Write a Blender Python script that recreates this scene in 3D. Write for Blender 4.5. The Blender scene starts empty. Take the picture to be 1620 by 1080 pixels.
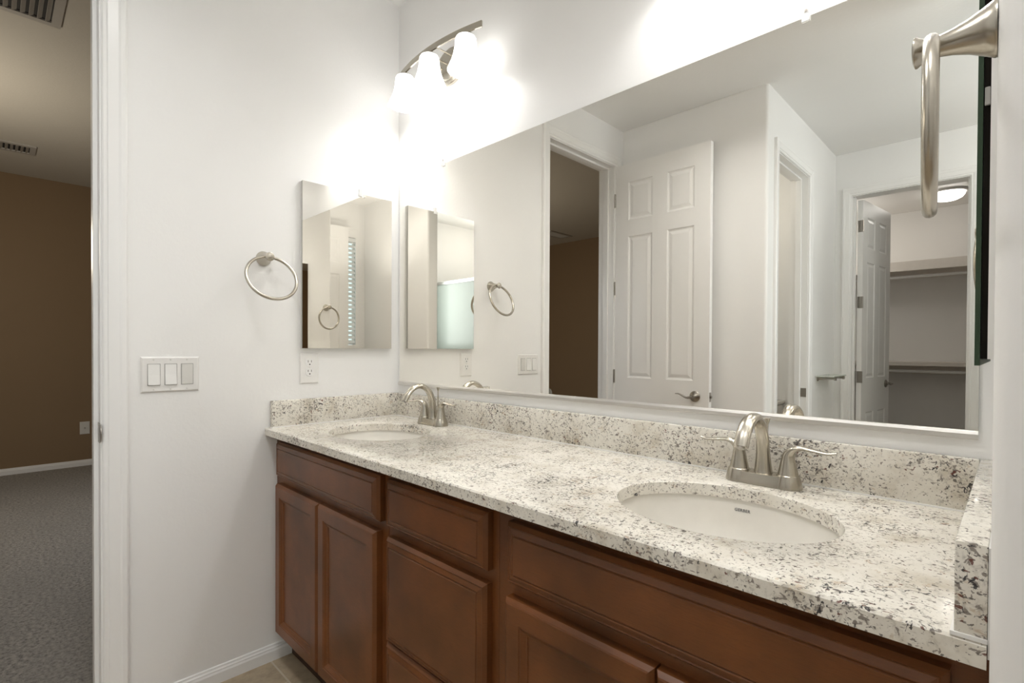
import bpy, bmesh, math, random
from mathutils import Vector, Matrix
random.seed(7)
S = bpy.context.scene
COL = S.collection
PI = math.pi

# ------------------------------------------------------------------ camera
def setup_camera():
    yaw, pitch, roll = math.radians(45.4701), math.radians(-0.5974), math.radians(0.2758)
    F0 = Vector((-math.cos(yaw), math.sin(yaw), 0)); R0 = Vector((math.sin(yaw), math.cos(yaw), 0)); U0 = Vector((0, 0, 1))
    F = F0 * math.cos(pitch) + U0 * math.sin(pitch)
    U1 = -F0 * math.sin(pitch) + U0 * math.cos(pitch)
    R = R0 * math.cos(roll) + U1 * math.sin(roll)
    U = -R0 * math.sin(roll) + U1 * math.cos(roll)
    cd = bpy.data.cameras.new('camera'); co = bpy.data.objects.new('camera', cd); COL.objects.link(co)
    cd.sensor_fit = 'HORIZONTAL'; cd.sensor_width = 36.0
    cd.lens = 808.97 / 1620 * 36.0
    cd.shift_x = 0.0; cd.shift_y = (559.419 - 540) / 1620
    cd.clip_start = 0.02; cd.clip_end = 60
    m = Matrix(((R.x, U.x, -F.x, 1.9607), (R.y, U.y, -F.y, -1.2698), (R.z, U.z, -F.z, 1.1611), (0, 0, 0, 1)))
    co.matrix_world = m
    S.camera = co
setup_camera()

# ------------------------------------------------------------------ world, lights, exposure
EXPOSURE = 0.83
SHADE, BULB = 2.0, 60.0   # radiance of the vanity lamp glass and of the bulbs inside
S.view_settings.view_transform = 'Standard'
S.view_settings.look = 'None'
S.view_settings.exposure = EXPOSURE
S.view_settings.gamma = 1.0
S.view_settings.use_curve_mapping = False
W = bpy.data.worlds.new('sky_world'); S.world = W; W.use_nodes = True
W.node_tree.nodes['Background'].inputs[0].default_value = (0.75, 0.88, 1.0, 1)
W.node_tree.nodes['Background'].inputs[1].default_value = 1.0
S.cycles.max_bounces = 14; S.cycles.diffuse_bounces = 6; S.cycles.glossy_bounces = 8; S.cycles.transmission_bounces = 6
S.cycles.use_denoising = True

def area_light(name, loc, aim, sx, sy, power, color):
    d = bpy.data.lights.new(name, 'AREA'); d.shape = 'RECTANGLE'; d.size = sx; d.size_y = sy
    d.energy = power; d.color = color
    o = bpy.data.objects.new(name, d); COL.objects.link(o)
    o.location = loc
    o.rotation_euler = (Vector(aim)).to_track_quat('-Z', 'Y').to_euler()
    return o
area_light('assumed_daylight_bath', (3.0, -2.02, 1.7), (-1, 0, 0), 0.5, 1.0, 8, (0.88, 0.95, 1.0))  # area light added as daylight of the assumed bath window
area_light('assumed_daylight_bedroom', (-1.9, 1.38, 1.6), (0, -1, -0.62), 1.6, 1.3, 9, (0.78, 0.88, 1.0)).data.spread = math.radians(100)  # area light added for an assumed bedroom window, out of view
# added fill light in the nook, bounced off the ceiling
area_light('bounced_fill_light', (2.36, -1.08, 1.60), (0.1, 0, 1), 0.3, 0.3, 2.0, (1.0, 0.985, 0.965)).data.spread = math.radians(115)
def fill_disk(name, loc, size, power, color):
    d = bpy.data.lights.new(name, 'AREA'); d.shape = 'DISK'; d.size = size; d.energy = power; d.color = color
    d.spread = math.radians(140)
    o = bpy.data.objects.new(name, d); COL.objects.link(o); o.location = loc; return o
# fill lights added out of view at the ceiling in front of the vanity
fill_disk('ceiling_fill_vanity', (0.95, -1.12, 2.665), 0.28, 3.3, (1.0, 0.985, 0.965))
fill_disk('ceiling_fill_entry', (1.85, -1.10, 2.665), 0.28, 2.0, (1.0, 0.985, 0.965))
def unseen_point_light(name, loc, radius, power, color):  # point light without a fixture, out of view
    d = bpy.data.lights.new(name, 'POINT'); d.shadow_soft_size = radius; d.energy = power; d.color = color
    o = bpy.data.objects.new(name, d); COL.objects.link(o); o.location = loc; return o
unseen_point_light('toilet_room_fill_light', (0.30, -2.45, 2.45), 0.10, 2.8, (1.0, 0.94, 0.84))  # unseen light added to brighten the toilet room, no fixture there
unseen_point_light('bath_fill_light', (2.45, -2.85, 2.35), 0.12, 4.2, (1.0, 0.98, 0.95))  # unseen light added to brighten the bath area and the hall
unseen_point_light('closet_fill_light', (0.62, -4.7, 2.25), 0.12, 3.6, (1.0, 0.97, 0.94))  # unseen light added behind the door leaf, helps the dome brighten the closet
unseen_point_light('assumed_bedroom_lamp', (-2.3, -1.72, 1.80), 0.15, 18, (1.0, 0.89, 0.72))  # unseen lamp, assumed from the brightness of the bedroom ceiling

# ------------------------------------------------------------------ node materials
def nodes_mat(name):
    m = bpy.data.materials.new(name); m.use_nodes = True
    nt = m.node_tree
    return m, nt, nt.nodes['Principled BSDF']
def N(nt, typ, **kw):
    n = nt.nodes.new(typ)
    for k, v in kw.items(): setattr(n, k, v)
    return n
def setin(n, **kw):
    for k, v in kw.items(): n.inputs[k.replace('_', ' ')].default_value = v
def ramp(nt, fac, stops):
    r = N(nt, 'ShaderNodeValToRGB'); e = r.color_ramp.elements
    while len(e) < len(stops): e.new(0.5)
    for i, (p, c) in enumerate(stops):
        e[i].position = p; e[i].color = c if len(c) == 4 else (*c, 1)
    nt.links.new(fac, r.inputs[0]); return r
def coords(nt, scale=(1, 1, 1)):
    t = N(nt, 'ShaderNodeTexCoord'); mp = N(nt, 'ShaderNodeMapping')
    mp.inputs['Scale'].default_value = scale
    nt.links.new(t.outputs['Object'], mp.inputs['Vector']); return mp.outputs[0]
def noise(nt, vec, scale, detail=4, rough=0.55):
    n = N(nt, 'ShaderNodeTexNoise'); setin(n, Scale=scale, Detail=detail, Roughness=rough)
    nt.links.new(vec, n.inputs['Vector']); return n.outputs['Fac']
def mix(nt, fac, a, b):
    m = N(nt, 'ShaderNodeMix', data_type='RGBA')
    for sock, v in ((m.inputs[0], fac), (m.inputs[6], a), (m.inputs[7], b)):
        if isinstance(v, (int, float)): sock.default_value = v
        elif isinstance(v, tuple): sock.default_value = (*v, 1) if len(v) == 3 else v
        else: nt.links.new(v, sock)
    return m.outputs[2]
def math_(nt, op, a, b=0.0):
    m = N(nt, 'ShaderNodeMath', operation=op)
    for i, v in enumerate((a, b)):
        if isinstance(v, (int, float)): m.inputs[i].default_value = v
        else: nt.links.new(v, m.inputs[i])
    return m.outputs[0]
def bump(nt, p, h, strength, dist=0.01):
    b = N(nt, 'ShaderNodeBump'); setin(b, Strength=strength, Distance=dist)
    nt.links.new(h, b.inputs['Height']); nt.links.new(b.outputs[0], p.inputs['Normal'])

def paint(name, col, rough=0.55, bscale=70, bstr=0.12, spec=0.4):
    m, nt, p = nodes_mat(name); c = coords(nt)
    n = noise(nt, c, bscale, 3)
    big = noise(nt, c, 1.7, 2)
    r = ramp(nt, big, [(0.3, tuple(x * 0.975 for x in col)), (0.7, col)])
    nt.links.new(r.outputs[0], p.inputs['Base Color'])
    setin(p, Roughness=rough); p.inputs['Specular IOR Level'].default_value = spec
    bump(nt, p, n, bstr, 0.004); return m
def metal(name, col, rough=0.28, brushed=True):
    m, nt, p = nodes_mat(name); c = coords(nt, (1, 1, 1))
    n = noise(nt, c, 30, 2)
    r = ramp(nt, n, [(0.3, tuple(x * 0.97 for x in col)), (0.7, col)])
    nt.links.new(r.outputs[0], p.inputs['Base Color'])
    setin(p, Metallic=1.0, Roughness=rough); return m
def plain(name, col, rough=0.4, metallic=0.0, spec=0.5):
    m, nt, p = nodes_mat(name); c = coords(nt)
    n = noise(nt, c, 25, 3)
    r = ramp(nt, n, [(0.35, tuple(x * 0.97 for x in col)), (0.65, col)])
    nt.links.new(r.outputs[0], p.inputs['Base Color'])
    setin(p, Roughness=rough, Metallic=metallic); p.inputs['Specular IOR Level'].default_value = spec
    return m
def emit(name, col, strength):
    m = bpy.data.materials.new(name); m.use_nodes = True; nt = m.node_tree
    nt.nodes.remove(nt.nodes['Principled BSDF'])
    e = N(nt, 'ShaderNodeEmission'); setin(e, Color=(*col, 1), Strength=strength)
    nt.links.new(e.outputs[0], nt.nodes['Material Output'].inputs[0]); return m
def lamp_glass(name, col, strength):
    m, nt, p = nodes_mat(name)
    setin(p, Base_Color=(0.9, 0.9, 0.88, 1), Roughness=0.35, Emission_Color=(*col, 1), Emission_Strength=strength); return m
def mirror_mat(name):
    m, nt, p = nodes_mat(name); c = coords(nt)
    r = ramp(nt, noise(nt, c, 2, 1), [(0.0, (0.93, 0.91, 0.86)), (1.0, (0.935, 0.915, 0.865))])
    nt.links.new(r.outputs[0], p.inputs['Base Color'])
    setin(p, Metallic=1.0, Roughness=0.0); return m
def glass(name, tint, rough=0.02, alpha=0.75):
    m = bpy.data.materials.new(name); m.use_nodes = True; nt = m.node_tree
    p = nt.nodes['Principled BSDF']; setin(p, Base_Color=(*tint, 1), Roughness=rough)
    p.inputs['Specular IOR Level'].default_value = 0.8
    t = N(nt, 'ShaderNodeBsdfTransparent'); setin(t, Color=(*tint, 1))
    mx = N(nt, 'ShaderNodeMixShader'); mx.inputs[0].default_value = 1 - alpha
    nt.links.new(t.outputs[0], mx.inputs[1]); nt.links.new(p.outputs[0], mx.inputs[2])
    nt.links.new(mx.outputs[0], nt.nodes['Material Output'].inputs[0]); return m

def granite():
    m, nt, p = nodes_mat('speckled_granite'); c0 = coords(nt)
    def turned(rot, scale):
        t = N(nt, 'ShaderNodeTexCoord'); mp = N(nt, 'ShaderNodeMapping')
        mp.inputs['Rotation'].default_value = rot; mp.inputs['Scale'].default_value = scale
        nt.links.new(t.outputs['Object'], mp.inputs['Vector']); return mp.outputs[0]
    def fleck(vec, scale, thr, width, detail, rough, dist):
        n = N(nt, 'ShaderNodeTexNoise'); setin(n, Scale=scale, Detail=detail, Roughness=rough, Distortion=dist)
        nt.links.new(vec, n.inputs['Vector'])
        f = math_(nt, 'SUBTRACT', n.outputs['Fac'], thr); return f, width
    cloud = noise(nt, c0, 13, 5, 0.6)
    base = ramp(nt, cloud, [(0.26, (0.56, 0.505, 0.41)), (0.44, (0.74, 0.705, 0.63)), (0.6, (0.80, 0.77, 0.70)), (0.78, (0.66, 0.60, 0.49))]).outputs[0]
    clus = math_(nt, 'MULTIPLY', math_(nt, 'SUBTRACT', noise(nt, c0, 9, 4, 0.6), 0.5), 0.22)
    def layer(base, vec, scale, thr, width, color, amount, detail=4, rough=0.6, dist=0.4, k=1.0):
        f, w = fleck(vec, scale, thr, width, detail, rough, dist)
        f = math_(nt, 'ADD', f, math_(nt, 'MULTIPLY', clus, k))
        f = math_(nt, 'MULTIPLY', f, 1.0 / w)
        cl = N(nt, 'ShaderNodeClamp'); nt.links.new(f, cl.inputs[0])
        return mix(nt, math_(nt, 'MULTIPLY', cl.outputs[0], amount), base, color)
    va = turned((0.5, 0.3, 0.6), (0.75, 1.5, 1.0)); vb = turned((-0.6, 0.8, -0.5), (1.0, 0.65, 1.4)); vc = turned((0.2, -0.7, 1.3), (1.3, 0.8, 1.0))
    base = layer(base, vc, 85, 0.53, 0.12, (0.36, 0.33, 0.285), 0.6, 6, 0.7)
    base = layer(base, vb, 45, 0.64, 0.05, (0.46, 0.32, 0.19), 0.5, 4, 0.6)
    base = layer(base, va, 140, 0.600, 0.04, (0.22, 0.19, 0.165), 0.9, 3, 0.5, 0.6)
    base = layer(base, vb, 175, 0.620, 0.04, (0.13, 0.115, 0.105), 0.9, 3, 0.5, 0.4)
    base = layer(base, vc, 108, 0.646, 0.03, (0.04, 0.038, 0.042), 0.95, 4, 0.55, 0.8, 1.6)
    base = layer(base, va, 100, 0.685, 0.02, (0.13, 0.042, 0.03), 0.9, 3, 0.5, 0.3, 0.6)
    nt.links.new(base, p.inputs['Base Color'])
    setin(p, Roughness=0.12); p.inputs['Specular IOR Level'].default_value = 0.4
    return m
def wood(name, a, b, rough=0.33):
    m, nt, p = nodes_mat(name); c = coords(nt, (1, 1, 1)); g = coords(nt, (6, 6, 60))
    n1 = noise(nt, c, 5.5, 3, 0.5); n2 = noise(nt, g, 9, 4, 0.6)
    base = ramp(nt, n1, [(0.32, a), (0.68, b)]).outputs[0]
    base = mix(nt, ramp(nt, n2, [(0.45, (0, 0, 0)), (0.75, (0.35, 0.35, 0.35))]).outputs[0], base, tuple(x * 0.6 for x in a))
    nt.links.new(base, p.inputs['Base Color'])
    setin(p, Roughness=rough); p.inputs['Coat Weight'].default_value = 0.12; p.inputs['Coat Roughness'].default_value = 0.15; p.inputs['Specular IOR Level'].default_value = 0.35
    return m
def carpet():
    m, nt, p = nodes_mat('carpet_pile'); c = coords(nt)
    n = noise(nt, c, 62, 6, 0.8); b = noise(nt, coords(nt, (1.0, 2.2, 1)), 2.2, 3)
    r = ramp(nt, n, [(0.36, (0.10, 0.086, 0.068)), (0.5, (0.37, 0.33, 0.28)), (0.64, (0.55, 0.50, 0.43))]).outputs[0]
    r = mix(nt, ramp(nt, b, [(0.4, (0, 0, 0)), (0.62, (0.35, 0.35, 0.35))]).outputs[0], r, (0.29, 0.26, 0.22))
    nt.links.new(r, p.inputs['Base Color']); setin(p, Roughness=0.95)
    p.inputs['Sheen Weight'].default_value = 0.2
    bump(nt, p, n, 0.9, 0.02); return m
def tile():
    m, nt, p = nodes_mat('floor_tile'); t = N(nt, 'ShaderNodeTexCoord'); mp = N(nt, 'ShaderNodeMapping')
    mp.inputs['Location'].default_value = (-0.172, 0.551, 0); nt.links.new(t.outputs['Object'], mp.inputs['Vector'])
    b = N(nt, 'ShaderNodeTexBrick'); b.offset = 0.5; b.squash = 1.0
    setin(b, Scale=1.0, Mortar_Size=0.0035, Mortar_Smooth=0.2, Brick_Width=0.33, Row_Height=0.33)
    nt.links.new(mp.outputs[0], b.inputs['Vector'])
    n = noise(nt, mp.outputs[0], 16, 5, 0.65); n2 = noise(nt, mp.outputs[0], 4, 2)
    r = ramp(nt, n, [(0.3, (0.33, 0.255, 0.165)), (0.55, (0.50, 0.40, 0.27)), (0.8, (0.58, 0.45, 0.29))]).outputs[0]
    r = mix(nt, math_(nt, 'MULTIPLY', n2, 0.4), r, (0.25, 0.22, 0.18))
    f = mix(nt, b.outputs['Fac'], r, (0.56, 0.50, 0.40))
    nt.links.new(f, p.inputs['Base Color']); setin(p, Roughness=0.4)
    bump(nt, p, math_(nt, 'SUBTRACT', 1.0, b.outputs['Fac']), 0.4, 0.003); return m

M = dict(
    wall=paint('white_wall_paint', (0.89, 0.886, 0.876), 0.42, 75, 0.10),
    ceil=paint('ceiling_paint', (0.90, 0.895, 0.88), 0.7, 60, 0.2),
    trim=paint('white_trim_paint', (0.90, 0.896, 0.885), 0.28, 30, 0.03, 0.5),
    door=paint('white_door_paint', (0.90, 0.893, 0.878), 0.33, 40, 0.05, 0.5),
    tan=paint('tan_bedroom_paint', (0.27, 0.185, 0.105), 0.6, 75, 0.12),
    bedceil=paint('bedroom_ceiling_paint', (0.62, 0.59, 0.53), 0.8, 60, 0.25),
    closet=paint('closet_wall_paint', (0.83, 0.815, 0.79), 0.5, 75, 0.12),
    carpet=carpet(), tile=tile(), granite=granite(),
    wood=wood('brown_cabinet_wood', (0.104, 0.036, 0.010), (0.200, 0.067, 0.018)),
    wooddark=wood('dark_cabinet_inside', (0.035, 0.014, 0.007), (0.05, 0.02, 0.01), 0.5),
    nickel=metal('brushed_nickel', (0.51, 0.475, 0.41), 0.27),
    nickeldark=metal('satin_lever_nickel', (0.40, 0.375, 0.34), 0.30),
    alu=metal('pale_aluminium', (0.74, 0.72, 0.69), 0.38),
    mirror=mirror_mat('mirror_silver'),
    edge=plain('green_glass_edge', (0.035, 0.06, 0.035), 0.4, 0, 0.2),
    black=plain('black_backing_and_gap', (0.012, 0.010, 0.008), 0.8, 0, 0.05),
    backing=plain('grey_mirror_backing', (0.45, 0.44, 0.41), 0.5),
    white=plain('white_plastic', (0.84, 0.83, 0.81), 0.3),
    whiterocker=plain('white_rocker_plastic', (0.88, 0.875, 0.86), 0.22),
    greyplastic=plain('light_grey_plastic', (0.74, 0.73, 0.70), 0.3),
    gap=plain('grey_gap', (0.34, 0.33, 0.31), 0.6),
    slot=plain('dark_slot', (0.03, 0.028, 0.025), 0.6),
    clip=glass('clear_clip_plastic', (0.95, 0.95, 0.95), 0.12, 0.35),
    china=plain('white_vitreous_china', (0.82, 0.795, 0.74), 0.07, 0, 0.6),
    logo=plain('grey_print', (0.16, 0.16, 0.16), 0.4),
    shade=lamp_glass('lit_lamp_glass', (1.0, 0.985, 0.96), SHADE),
    lamp=emit('lit_bulb', (1.0, 0.985, 0.96), BULB),
    dome=emit('lit_dome_glass', (1.0, 0.97, 0.94), 4.5),
    daylight=emit('bright_sky_pane', (0.72, 0.95, 1.0), 0.8),
    blind=plain('white_blind', (0.80, 0.82, 0.82), 0.4),
    shelfglass=glass('clear_shelf_glass', (0.90, 0.93, 0.88), 0.03, 0.4),
    showerglass=glass('frosted_shower_glass', (0.50, 0.545, 0.51), 0.25, 0.45),
    chrome=metal('chrome_frame', (0.42, 0.41, 0.39), 0.3),
    vent=plain('grey_vent_paint', (0.46, 0.44, 0.41), 0.5),
    ventdark=plain('dark_duct', (0.02, 0.018, 0.016), 0.8),
    shelfwhite=plain('off_white_shelf', (0.76, 0.71, 0.65), 0.5),
    caulk=plain('white_caulk', (0.80, 0.79, 0.77), 0.4),
)

# ------------------------------------------------------------------ mesh helpers
def add_box(bm, x0, x1, y0, y1, z0, z1, bev=0.0, seg=2):
    r = bmesh.ops.create_cube(bm, size=1.0)
    vs = r['verts']
    for v in vs:
        v.co = Vector(((x0 + x1) / 2 + v.co.x * (x1 - x0), (y0 + y1) / 2 + v.co.y * (y1 - y0), (z0 + z1) / 2 + v.co.z * (z1 - z0)))
    if bev > 0:
        es = list({e for v in vs for e in v.link_edges})
        bmesh.ops.bevel(bm, geom=es, offset=bev, segments=seg, affect='EDGES', profile=0.5)
    return vs
def box(x0, x1, y0, y1, z0, z1, bev=0.0, seg=2):
    bm = bmesh.new(); add_box(bm, x0, x1, y0, y1, z0, z1, bev, seg); return bm
def boxes(*bs):
    bm = bmesh.new()
    for b in bs: add_box(bm, *b)
    return bm
def add_lathe(bm, prof, origin, axis, n=32, cap=True):
    """prof: (radius, distance along axis)"""
    a = Vector(axis).normalized(); t = Vector((0, 0, 1)) if abs(a.z) < 0.9 else Vector((1, 0, 0))
    u = a.cross(t).normalized(); w = a.cross(u)
    o = Vector(origin); rings = []
    for r, h in prof:
        if r < 1e-6:
            rings.append([bm.verts.new(o + a * h)])
        else:
            rings.append([bm.verts.new(o + a * h + (u * math.cos(2 * PI * i / n) + w * math.sin(2 * PI * i / n)) * r) for i in range(n)])
    for A, B in zip(rings, rings[1:]):
        for i in range(n):
            j = (i + 1) % n
            if len(A) == 1 and len(B) > 1: bm.faces.new((A[0], B[j], B[i]))
            elif len(B) == 1 and len(A) > 1: bm.faces.new((A[i], A[j], B[0]))
            elif len(A) > 1: bm.faces.new((A[i], A[j], B[j], B[i]))
    if cap:
        for R_, rev in ((rings[0], False), (rings[-1], True)):
            if len(R_) > 2:
                bm.faces.new(R_ if rev else R_[::-1])
def lathe(prof, origin, axis, n=32, cap=True):
    bm = bmesh.new(); add_lathe(bm, prof, origin, axis, n, cap); return bm
def catmull(pts, k=6):
    out = []
    P = [pts[0]] + list(pts) + [pts[-1]]
    L = len(pts[0])
    for i in range(1, len(P) - 2):
        for s in range(k):
            t = s / k; a, b, c, d = P[i - 1], P[i], P[i + 1], P[i + 2]
            out.append(tuple(0.5 * (2 * b[q] + (c[q] - a[q]) * t + (2 * a[q] - 5 * b[q] + 4 * c[q] - d[q]) * t * t + (-a[q] + 3 * b[q] - 3 * c[q] + d[q]) * t ** 3) for q in range(L)))
    out.append(tuple(pts[-1])); return out
def add_sweep(bm, pts, binormal, n=16, smooth=6, square=False, closed=False):
    """pts: (x,y,z, ra along the binormal, rb across)"""
    P = catmull(pts, smooth) if smooth else pts
    Bn = Vector(binormal).normalized(); rings = []
    for i, p in enumerate(P):
        a = Vector(P[max(i - 1, 0)][:3]); b = Vector(P[min(i + 1, len(P) - 1)][:3])
        if closed:
            a = Vector(P[i - 1][:3]); b = Vector(P[(i + 1) % len(P)][:3])
        T = (b - a).normalized(); Nn = Bn.cross(T).normalized()
        c = Vector(p[:3])
        if square: sec = [(1, 1), (-1, 1), (-1, -1), (1, -1)]
        else: sec = [(math.cos(2 * PI * k / n), math.sin(2 * PI * k / n)) for k in range(n)]
        rings.append([bm.verts.new(c + Bn * p[3] * s + Nn * p[4] * q) for s, q in sec])
    m = len(rings[0])
    prs = list(zip(rings, rings[1:])) + ([(rings[-1], rings[0])] if closed else [])
    for A, B in prs:
        for i in range(m):
            j = (i + 1) % m; bm.faces.new((A[i], A[j], B[j], B[i]))
    if not closed:
        bm.faces.new(rings[0][::-1]); bm.faces.new(rings[-1])
def sweep(*a, **k):
    bm = bmesh.new(); add_sweep(bm, *a, **k); return bm
def add_levels(bm, x0, x1, z0, z1, levels, mapf, close=True):
    """nested rectangles (inset, height); mapf(x, z, h) -> point"""
    rings = []
    for ins, h in levels:
        q = [(x0 + ins, z0 + ins), (x1 - ins, z0 + ins), (x1 - ins, z1 - ins), (x0 + ins, z1 - ins)]
        rings.append([bm.verts.new(mapf(x, z, h)) for x, z in q])
    for A, B in zip(rings, rings[1:]):
        for i in range(4):
            j = (i + 1) % 4; bm.faces.new((A[i], A[j], B[j], B[i]))
    if close: bm.faces.new(rings[-1])
    return rings
def add_profile(bm, prof, path, side):
    """mitred moulding: prof = (across, out); path = list of points; side(i) -> (across vec, out vec) at each point"""
    rings = []
    for i, p in enumerate(path):
        a, o = side(i)
        rings.append([bm.verts.new(Vector(p) + a * s + o * t) for s, t in prof])
    m = len(prof)
    for A, B in zip(rings, rings[1:]):
        for i in range(m):
            j = (i + 1) % m; bm.faces.new((A[i], A[j], B[j], B[i]))
    bm.faces.new(rings[0][::-1]); bm.faces.new(rings[-1])

def mesh_obj(name, bm, mat, smooth=False, mats=None, angle=40):
    bmesh.ops.recalc_face_normals(bm, faces=bm.faces)
    me = bpy.data.meshes.new(name); bm.to_mesh(me); bm.free()
    for m in (mats or [mat]): me.materials.append(m)
    if smooth:
        for p in me.polygons: p.use_smooth = True
        me.set_sharp_from_angle(angle=math.radians(angle))
    o = bpy.data.objects.new(name, me); COL.objects.link(o); return o
def tag(o, label, cat, group=None, kind=None):
    o['label'] = label; o['category'] = cat
    if group: o['group'] = group
    if kind: o['kind'] = kind
    return o
def thing(name, label, cat, loc, group=None, kind=None):
    o = bpy.data.objects.new(name, None); COL.objects.link(o); o.location = loc
    o.empty_display_size = 0.05
    o['_org'] = list(loc)
    return tag(o, label, cat, group, kind)
ORG = {}
def part(name, bm, mat, parent, smooth=False, mats=None, label=None, angle=40, world=True):
    """bm is in world coordinates (or local to the thing when world=False)"""
    root = parent
    while root.parent: root = root.parent
    if world:
        bmesh.ops.translate(bm, verts=bm.verts, vec=-Vector(root.location))
    o = mesh_obj(name, bm, mat, smooth, mats, angle); o.parent = parent
    if label: o['label'] = label
    return o
def copy_tree(o, parent=None):
    c = o.copy(); COL.objects.link(c)
    if parent: c.parent = parent
    for ch in list(o.children): copy_tree(ch, c)
    return c
def struct(name, bm, mat, label, cat, smooth=False, mats=None):
    return tag(mesh_obj(name, bm, mat, smooth, mats), label, cat, kind='structure')

# ------------------------------------------------------------------ dimensions
CEIL, BCEIL = 2.67, 2.715
XR = 1.9465          # face of the right wall stub
DY0, DY1 = -1.042, -1.720      # bedroom doorway on the left wall
HEAD = 2.40
YB = -1.832          # wall behind the open door
XH = 0.95            # hall wall with the toilet room doorway
YC = -3.36           # closet wall
BX = -4.5            # bedroom far wall
BY = -4.65           # bedroom side wall

# ------------------------------------------------------------------ room shell
struct('floor', box(-0.06, 3.2, -3.42, 0.12, -0.08, 0.0), M['tile'], 'brown beige ceramic tile floor of the bathroom', 'floor')
carp = struct('floor_bedroom', box(BX - 0.1, -0.06, BY - 0.1, 1.6, -0.08, 0.0), M['carpet'], 'grey brown carpet of the dim bedroom past the doorway', 'carpet')
struct('floor_closet', box(0.1, 3.2, -5.6, -3.42, -0.08, 0.0), M['carpet'], 'grey carpet of the walk-in closet', 'carpet')
struct('ceiling', box(-0.12, 3.2, -3.48, 0.12, CEIL, CEIL + 0.1), M['ceil'], 'white ceiling of the bathroom', 'ceiling')
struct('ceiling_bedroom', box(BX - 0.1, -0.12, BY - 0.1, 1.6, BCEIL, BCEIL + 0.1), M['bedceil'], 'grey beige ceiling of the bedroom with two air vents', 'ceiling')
struct('ceiling_closet', box(0.1, 3.2, -5.6, -3.48, 2.6, 2.7), M['closet'], 'grey ceiling of the closet with a lit dome', 'ceiling')
# left wall with the bedroom doorway: bathroom skin and bedroom skin
struct('wall_left', boxes((-0.06, 0, DY0, 0.12, 0, CEIL), (-0.06, 0, DY1, DY0, HEAD, CEIL), (-0.06, 0, -3.48, DY1, 0, CEIL)), M['wall'],
       'white wall with light switches, towel ring and small mirror cabinet', 'wall')
struct('wall_bedroom_near', boxes((-0.12, -0.06, DY0, 1.6, 0, BCEIL), (-0.12, -0.06, DY1, DY0, HEAD, BCEIL), (-0.12, -0.06, BY - 0.1, DY1, 0, BCEIL)), M['tan'],
       'tan bedroom side of the wall around the doorway', 'wall')
struct('wall_back', box(0, 2.1, 0, 0.12, 0, CEIL), M['wall'], 'white wall behind the wide vanity mirror', 'wall')
# right wall stub with a rounded drywall corner
bm = bmesh.new()
r = 0.016; YE = -0.625
pts = [(XR, 0.0)] + [(XR + r - r * math.cos(a), YE + r - r * math.sin(a)) for a in [PI / 2 * i / 8 for i in range(9)]] + [(3.1, YE), (3.1, 0.0)]
lo = [bm.verts.new((x, y, 0)) for x, y in pts]; hi = [bm.verts.new((x, y, CEIL)) for x, y in pts]
for i in range(len(pts)):
    j = (i + 1) % len(pts); bm.faces.new((lo[i], lo[j], hi[j], hi[i]))
bm.faces.new(lo[::-1]); bm.faces.new(hi)
struct('wall_right', bm, M['wall'], 'white rounded wall corner at the right end of the counter', 'wall', smooth=True)
def rounded_wall(pts_round, pts_rest, name, mat, label):
    bm = bmesh.new(); P = pts_round + pts_rest
    lo = [bm.verts.new((x, y, 0)) for x, y in P]; hi = [bm.verts.new((x, y, CEIL)) for x, y in P]
    for i in range(len(P)):
        j = (i + 1) % len(P); bm.faces.new((lo[i], lo[j], hi[j], hi[i]))
    bm.faces.new(lo[::-1]); bm.faces.new(hi)
    return struct(name, bm, mat, label, 'wall', smooth=True)
rc = 0.018
arc = [(XH - rc + rc * math.sin(a), YB - rc + rc * math.cos(a)) for a in [PI / 2 * i / 8 for i in range(9)]]
rounded_wall([(0.0, YB)] + arc, [(XH, YB - 0.075), (0.0, YB - 0.075)], 'wall_front', M['wall'], 'white wall behind the open six panel door, seen in the mirror')
TY0, TY1, THEAD = -2.005, -2.63, 2.33
struct('wall_hall', boxes((XH - 0.11, XH, TY0, YB - 0.075, 0, CEIL), (XH - 0.11, XH, TY1, TY0, THEAD, CEIL), (XH - 0.11, XH, YC - 0.12, TY1, 0, CEIL)), M['wall'],
       'white hall wall with the toilet room doorway and glass shelf', 'wall')
CX0, CX1, CHEAD = 1.065, 1.735, 2.335
struct('wall_closet', boxes((0, CX0, YC - 0.12, YC, 0, CEIL), (CX1, 3.1, YC - 0.12, YC, 0, CEIL), (CX0, CX1, YC - 0.12, YC, CHEAD, CEIL)), M['wall'],
       'white wall with the closet doorway at the end of the hall', 'wall')
struct('wall_closet_back', boxes((0.1, 3.2, -5.6, -5.45, 0, 2.6), (0.1, 0.25, -5.45, YC - 0.12, 0, 2.6), (3.05, 3.2, -5.45, YC - 0.12, 0, 2.6)), M['closet'],
       'grey white closet wall behind the shelves', 'wall')
XE = 3.04
struct('wall_east', boxes((XE, XE + 0.12, YC - 0.12, -2.30, 0, CEIL), (XE, XE + 0.12, -1.74, -1.43, 0, CEIL), (XE, XE + 0.12, -2.30, -1.74, 0, 1.2), (XE, XE + 0.12, -2.30, -1.74, 2.2, CEIL),
                          (XE, XE + 0.12, -1.325, YE, 0, CEIL), (XE, XE + 0.12, -1.43, -1.325, 0, 1.19), (XE, XE + 0.12, -1.43, -1.325, 2.31, CEIL)), M['wall'],
       'white wall with a narrow blind covered window, glimpsed in the mirror cabinet', 'wall')
arc = [(1.91 + rc - rc * math.sin(a), -1.535 - rc + rc * math.cos(a)) for a in [PI / 2 * i / 8 for i in range(9)]]
arc2 = [(1.91 + rc - rc * math.cos(a), -1.65 + rc - rc * math.sin(a)) for a in [PI / 2 * i / 8 for i in range(9)]]
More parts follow.
